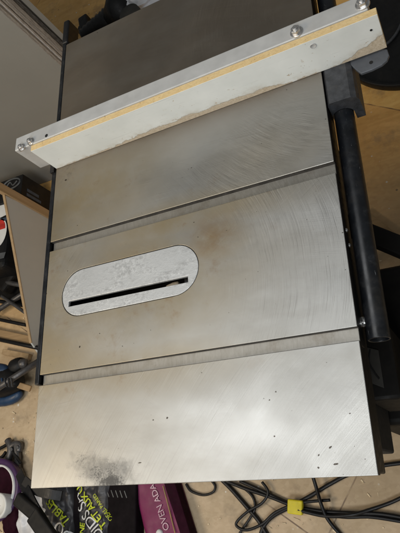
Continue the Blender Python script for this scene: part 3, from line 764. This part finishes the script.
bm = bmesh.new(); bar(bm, a, b, .042, .024); obj('buckle', bm, 'dplastic', sp, bevel=.008, seg=4)
bm = bmesh.new(); bar(bm, at(33, 514, z + .022), at(52, 541, z + .022), .052, .022); obj('buckle_tongue', bm, 'dplastic', sp, bevel=.006, seg=3)
obj('strap_tail', flatstrip([at(24, 480, z + .006), at(36, 490, z + .004), at(50, 494, z), at(62, 496, z - .02)], .03, .005), 'rubber', sp, bevel=.0012)

tb = thing('tub', 'dark purple tub with white rim half out of the frame', 'tub', (-.95, .03, FZ))
ctr = at(-3, 490, -.80)
bm = bmesh.new(); r0 = (at(19, 478, -.80) - ctr).length
R = lathe(bm, [(r0 * .8, FZ + .002), (r0 * .97, -.82), (r0, -.80), (r0 * .96, -.792), (r0 * .80, -.802)], (ctr.x, ctr.y, 0), 40); bm.faces.new(R[0][::-1])
obj('tub_body', bm, 'purple', tb, smooth=True)
bm = bmesh.new(); R = lathe(bm, [(r0 * .80, -.804), (r0 * .79, -.795), (r0 * .74, -.795), (r0 * .72, -.81)], (ctr.x, ctr.y, 0), 40); obj('tub_rim', bm, 'white', tb, smooth=True)
bm = bmesh.new(); R = lathe(bm, [(r0 * .73, -.812), (r0 * .4, -.83), (.001, -.832)], (ctr.x, ctr.y, 0), 30); obj('tub_lining', bm, 'maroon', tb, smooth=True)
c2 = at(-3, 506, -.765)
bm = bmesh.new(); R = lathe(bm, [(.034, -.835), (.041, -.77), (.040, -.766), (.033, -.765), (.030, -.777), (.001, -.78)], (c2.x, c2.y, 0), 28); tag(obj('white_pot', bm, 'white', smooth=True, loc=(c2.x, c2.y, -.835)), 'white round pot sitting inside the purple tub', 'pot')
lump_c = at(11, 518, -.80)
bm = bmesh.new(); bmesh.ops.create_uvsphere(bm, u_segments=48, v_segments=32, radius=.05)
for v in bm.verts: v.co = Vector((v.co.x * .9, v.co.y * 1.2, v.co.z * .7)) * (1 + .35 * noise.noise(v.co * 34) + .15 * noise.noise(v.co * 90)) + Vector((lump_c.x, lump_c.y, -.825))
tag(obj('cloth', bm, 'maroon', smooth=True, loc=(lump_c.x, lump_c.y, FZ)), 'crumpled dark maroon cloth next to the white pot', 'cloth')

# ---------------------------------------------------------------- cables and tag on the floor
def cable(label, pts, r=.0055, z=FZ + .007, mat='rubber', lift=0):
    P = [at(*q[:2], z + (q[2] if len(q) > 2 else 0)) for q in pts]; bm = bmesh.new(); tube(bm, spline(P, 10), r, 10)
    return tag(obj('cable', bm, mat, smooth=True, loc=P[0]), label, 'cable', 'black cables on the floor')
cable('thin black cable making a small loop just below the table edge', [(186, 484), (191, 491), (203, 495), (213, 492), (215, 486), (211, 480)], 0.0036)
cable('thick black cable running from the table edge straight down past the knot', [(222, 480), (232, 490), (246, 506), (258, 520), (266, 533), (276, 550)], 0.0060)
cable('black cable curving left from the loop towards the bottom of the picture', [(224, 481), (240, 486), (252, 496), (255, 508), (250, 518), (240, 533), (232, 550)], 0.0036)
cable('long black cable running right behind the yellow tag to the far side', [(226, 481), (246, 489), (270, 497), (294, 506), (320, 511), (350, 513), (380, 514), (410, 519)], 0.0048, FZ + .012)
cable('black cable rising from the bottom centre and under the table corner', [(258, 550), (262, 530), (272, 517), (290, 507), (310, 496), (330, 484), (350, 474), (380, 466), (410, 462)], 0.0054)
cable('black cable curling from the tag up to the right border', [(298, 510, .012), (325, 516, .008), (350, 515, .012), (372, 509), (392, 502), (412, 492)], 0.0046, FZ + .012)
cable('black cable hanging from under the table and down to the bottom border', [(312, 474, .03), (316, 487, .02), (321, 504, .022), (327, 518, .01), (338, 532), (352, 546)], 0.0048)
cable('thin black cable looping back on itself below the middle of the table edge', [(262, 482), (268, 492), (262, 503), (247, 512), (236, 524), (246, 530), (262, 524), (276, 512), (300, 503), (330, 500)], .0040, FZ + .016)
cable('second black cable lying close beside the long one at the right', [(240, 481), (262, 491), (288, 503), (318, 513), (345, 517), (372, 517), (410, 523)], .0046, FZ + .010)
a, b = at(288, 506, FZ + .02), at(303, 508, FZ + .02)
bm = bmesh.new(); bar(bm, a, b, .036, .016); tag(obj('cable_tag', bm, 'yellow', bevel=.004, seg=3), 'bright yellow tag clipped round the black cables', 'tag')

# ---------------------------------------------------------------- right: black tub, dark box, offcut; far: vacuum hose, cloth
bz = FZ + .035; cc = at(408, 22, bz)
rb = ((at(359, 77.5, bz) - cc).length + (at(374, 86.4, bz) - cc).length) / 2
bk = thing('round_tray', 'large round black rubber tray on the floor beyond the fence end', 'tray', (cc.x, cc.y, FZ))
bm = bmesh.new()
R = lathe(bm, [(rb * .98, FZ + .001), (rb, bz - .006), (rb * .99, bz), (rb * .95, bz), (rb * .93, FZ + .012), (.001, FZ + .010)], (cc.x, cc.y, 0), 72)
bm.faces.new(R[0][::-1]); obj('tray_body', bm, 'dplastic', bk, smooth=True, bevel=.002)
bm = bmesh.new(); tube(bm, spline([at(384, 46, FZ + .02), at(391, 40, FZ + .02), at(397, 32, FZ + .02), at(404, 18, FZ + .02)], 8), .005, 8); obj('tray_cord', bm, 'cast', bk, smooth=True)

p = at(378, 255, -.42)
cs = thing('dark_box', 'dark brown box standing on the floor under the front rail', 'tool case', (p.x + .15, .26, FZ))  # plain dark box filling the dark area under the rail
bm = bmesh.new(); box(bm, p.x - .06, p.x + .34, .09, .40, FZ + .001, -.42); obj('box_shell', bm, 'dark', cs, bevel=.012, seg=3)
bm = bmesh.new(); a, b = at(386, 362, -.418), at(398, 370, -.418); bar(bm, a, b, .022, .012); obj('box_latch', bm, 'cast', cs, bevel=.003)
bm = bmesh.new(); q = [at(*k, FZ + .002) for k in ((366, 212), (398, 236), (392, 244), (360, 224))]; prism(bm, [(k.x, k.y, FZ + .001) for k in q], (0, 0, .018)); tag(obj('plywood_offcut', bm, 'pine_x', bevel=.001), 'plywood offcut on the floor below the dark strut', 'offcut')

hs = thing('vacuum_nozzle', 'black hose with flared nozzle lying on the floor behind the saw', 'hose', (-.6, 2.0, FZ))
z = FZ + .05
bm = bmesh.new(); tube(bm, spline([at(84, 38, z), at(96, 29, z), at(108, 21, z), at(118, 12, z)], 6), [.035 + .0012 * i + (.005 if i % 2 else 0) for i in range(19)], 16); obj('hose', bm, 'rubber', hs, smooth=True)
bm = bmesh.new(); tube(bm, [at(112, 20, z), at(122, 10, z + .02), at(129, 8, z + .04)], [.05, .085, .088], 20); nzz = obj('nozzle', bm, 'dplastic', hs, smooth=True)
e = at(126, 9.5, z + .125); bm = bmesh.new(); lathe(bm, [(.0001, .004), (.045, .002), (.048, -.02)], (e.x, e.y, e.z - .02), 20); obj('nozzle_face', bm, 'plate', nzz, smooth=True)
bm = bmesh.new(); bar(bm, at(85, 19, z), at(88, 36, z), .05, .05); bar(bm, at(80, 31, z), at(95, 28, z), .04, .04); obj('hose_clip', bm, 'dplastic', hs, bevel=.008)
bm = bmesh.new(); bmesh.ops.create_icosphere(bm, subdivisions=4, radius=1)
cw = at(143, -2, FZ + .05)
for v in bm.verts:
    k = 1 + .35 * noise.noise(v.co * 2.3) + .22 * noise.noise(v.co * 5.5)
    v.co = Vector((v.co.x * .17 * k, v.co.y * .12 * k, max(-.05, v.co.z * .08 * k))) + Vector((cw.x, cw.y, FZ + .051))
tag(obj('plastic_sack', bm, 'film', loc=(cw.x, cw.y, FZ)), 'crumpled whitish plastic sack behind the far edge of the saw', 'sack')
bm = bmesh.new(); tube(bm, spline([at(97, 26, FZ + .01), at(103, 20, FZ + .01), at(110, 12, FZ + .01), (at(109, 5, FZ + .01)), at(113, -2, FZ + .01)], 8), .006, 8)
tag(obj('orange_cord', bm, 'raw', smooth=True), 'thin tan cord on the floor beside the black hose', 'cord')

bm = bmesh.new(); rg = random.Random(11)
for i in range(3200):
    X, Y = rg.uniform(-1.4, .8), rg.uniform(-.35, 2.2)
    if noise.noise(Vector((X * 3, Y * 3, 5))) < rg.uniform(-.35, .35): continue
    L, wd, a = rg.choice((.003, .004, .006, .010, .018)), rg.uniform(.0012, .0045), rg.uniform(0, 6.28)
    ca_, sa_ = math.cos(a), math.sin(a); rows = []; cr_ = rg.uniform(.1, .7)
    for k in range(4):
        t = k / 3 - .5; zz = FZ + .0012 + cr_ * L * (t * t) * 1.6
        rows.append([bm.verts.new((X + ca_ * t * L - sa_ * q_ * wd, Y + sa_ * t * L + ca_ * q_ * wd, zz + (.0006 if q_ > 0 else 0))) for q_ in (-.5, .5)])
    for p_, q_ in zip(rows, rows[1:]): bm.faces.new((p_[0], p_[1], q_[1], q_[0]))
sh = obj('wood_shavings', bm, 'shaving'); sh['kind'] = 'stuff'; sh['label'] = 'pale wood shavings and crumbs scattered over the floor'

# ---------------------------------------------------------------- light
w = bpy.data.worlds.new('World'); S.world = w; w.use_nodes = True
bgn = w.node_tree.nodes['Background']; bgn.inputs[0].default_value = (.80, .82, .80, 1); bgn.inputs[1].default_value = .165
def area(name, loc, target, sx, sy, power, col):
    l = bpy.data.lights.new(name, 'AREA'); l.shape = 'RECTANGLE'; l.size = sx; l.size_y = sy; l.energy = power; l.color = col
    o = bpy.data.objects.new(name, l); C.objects.link(o); o.location = loc
    o.rotation_euler = (Vector(target) - Vector(loc)).to_track_quat('-Z', 'Y').to_euler(); return o
area('ceiling_lamp', (-.10, .22, 1.8), (.2, .2, 0), .55, 1.1, 15.0, (.97, .99, 1))
area('front_lamp', (.45, -1.35, 1.45), (.25, .3, 0), 1.1, .7, 26, (.93, .97, 1))
area('left_warm_light', (-1.45, -.45, 1.3), (.0, .2, 0), 1.0, .8, 24, (1, .84, .62))  # warm light from the left, its source out of view

S.view_settings.view_transform = 'Standard'; S.view_settings.look = 'None'; S.view_settings.exposure = 0; S.view_settings.gamma = 1
S.cycles.max_bounces = 6
S.cycles.use_denoising = True
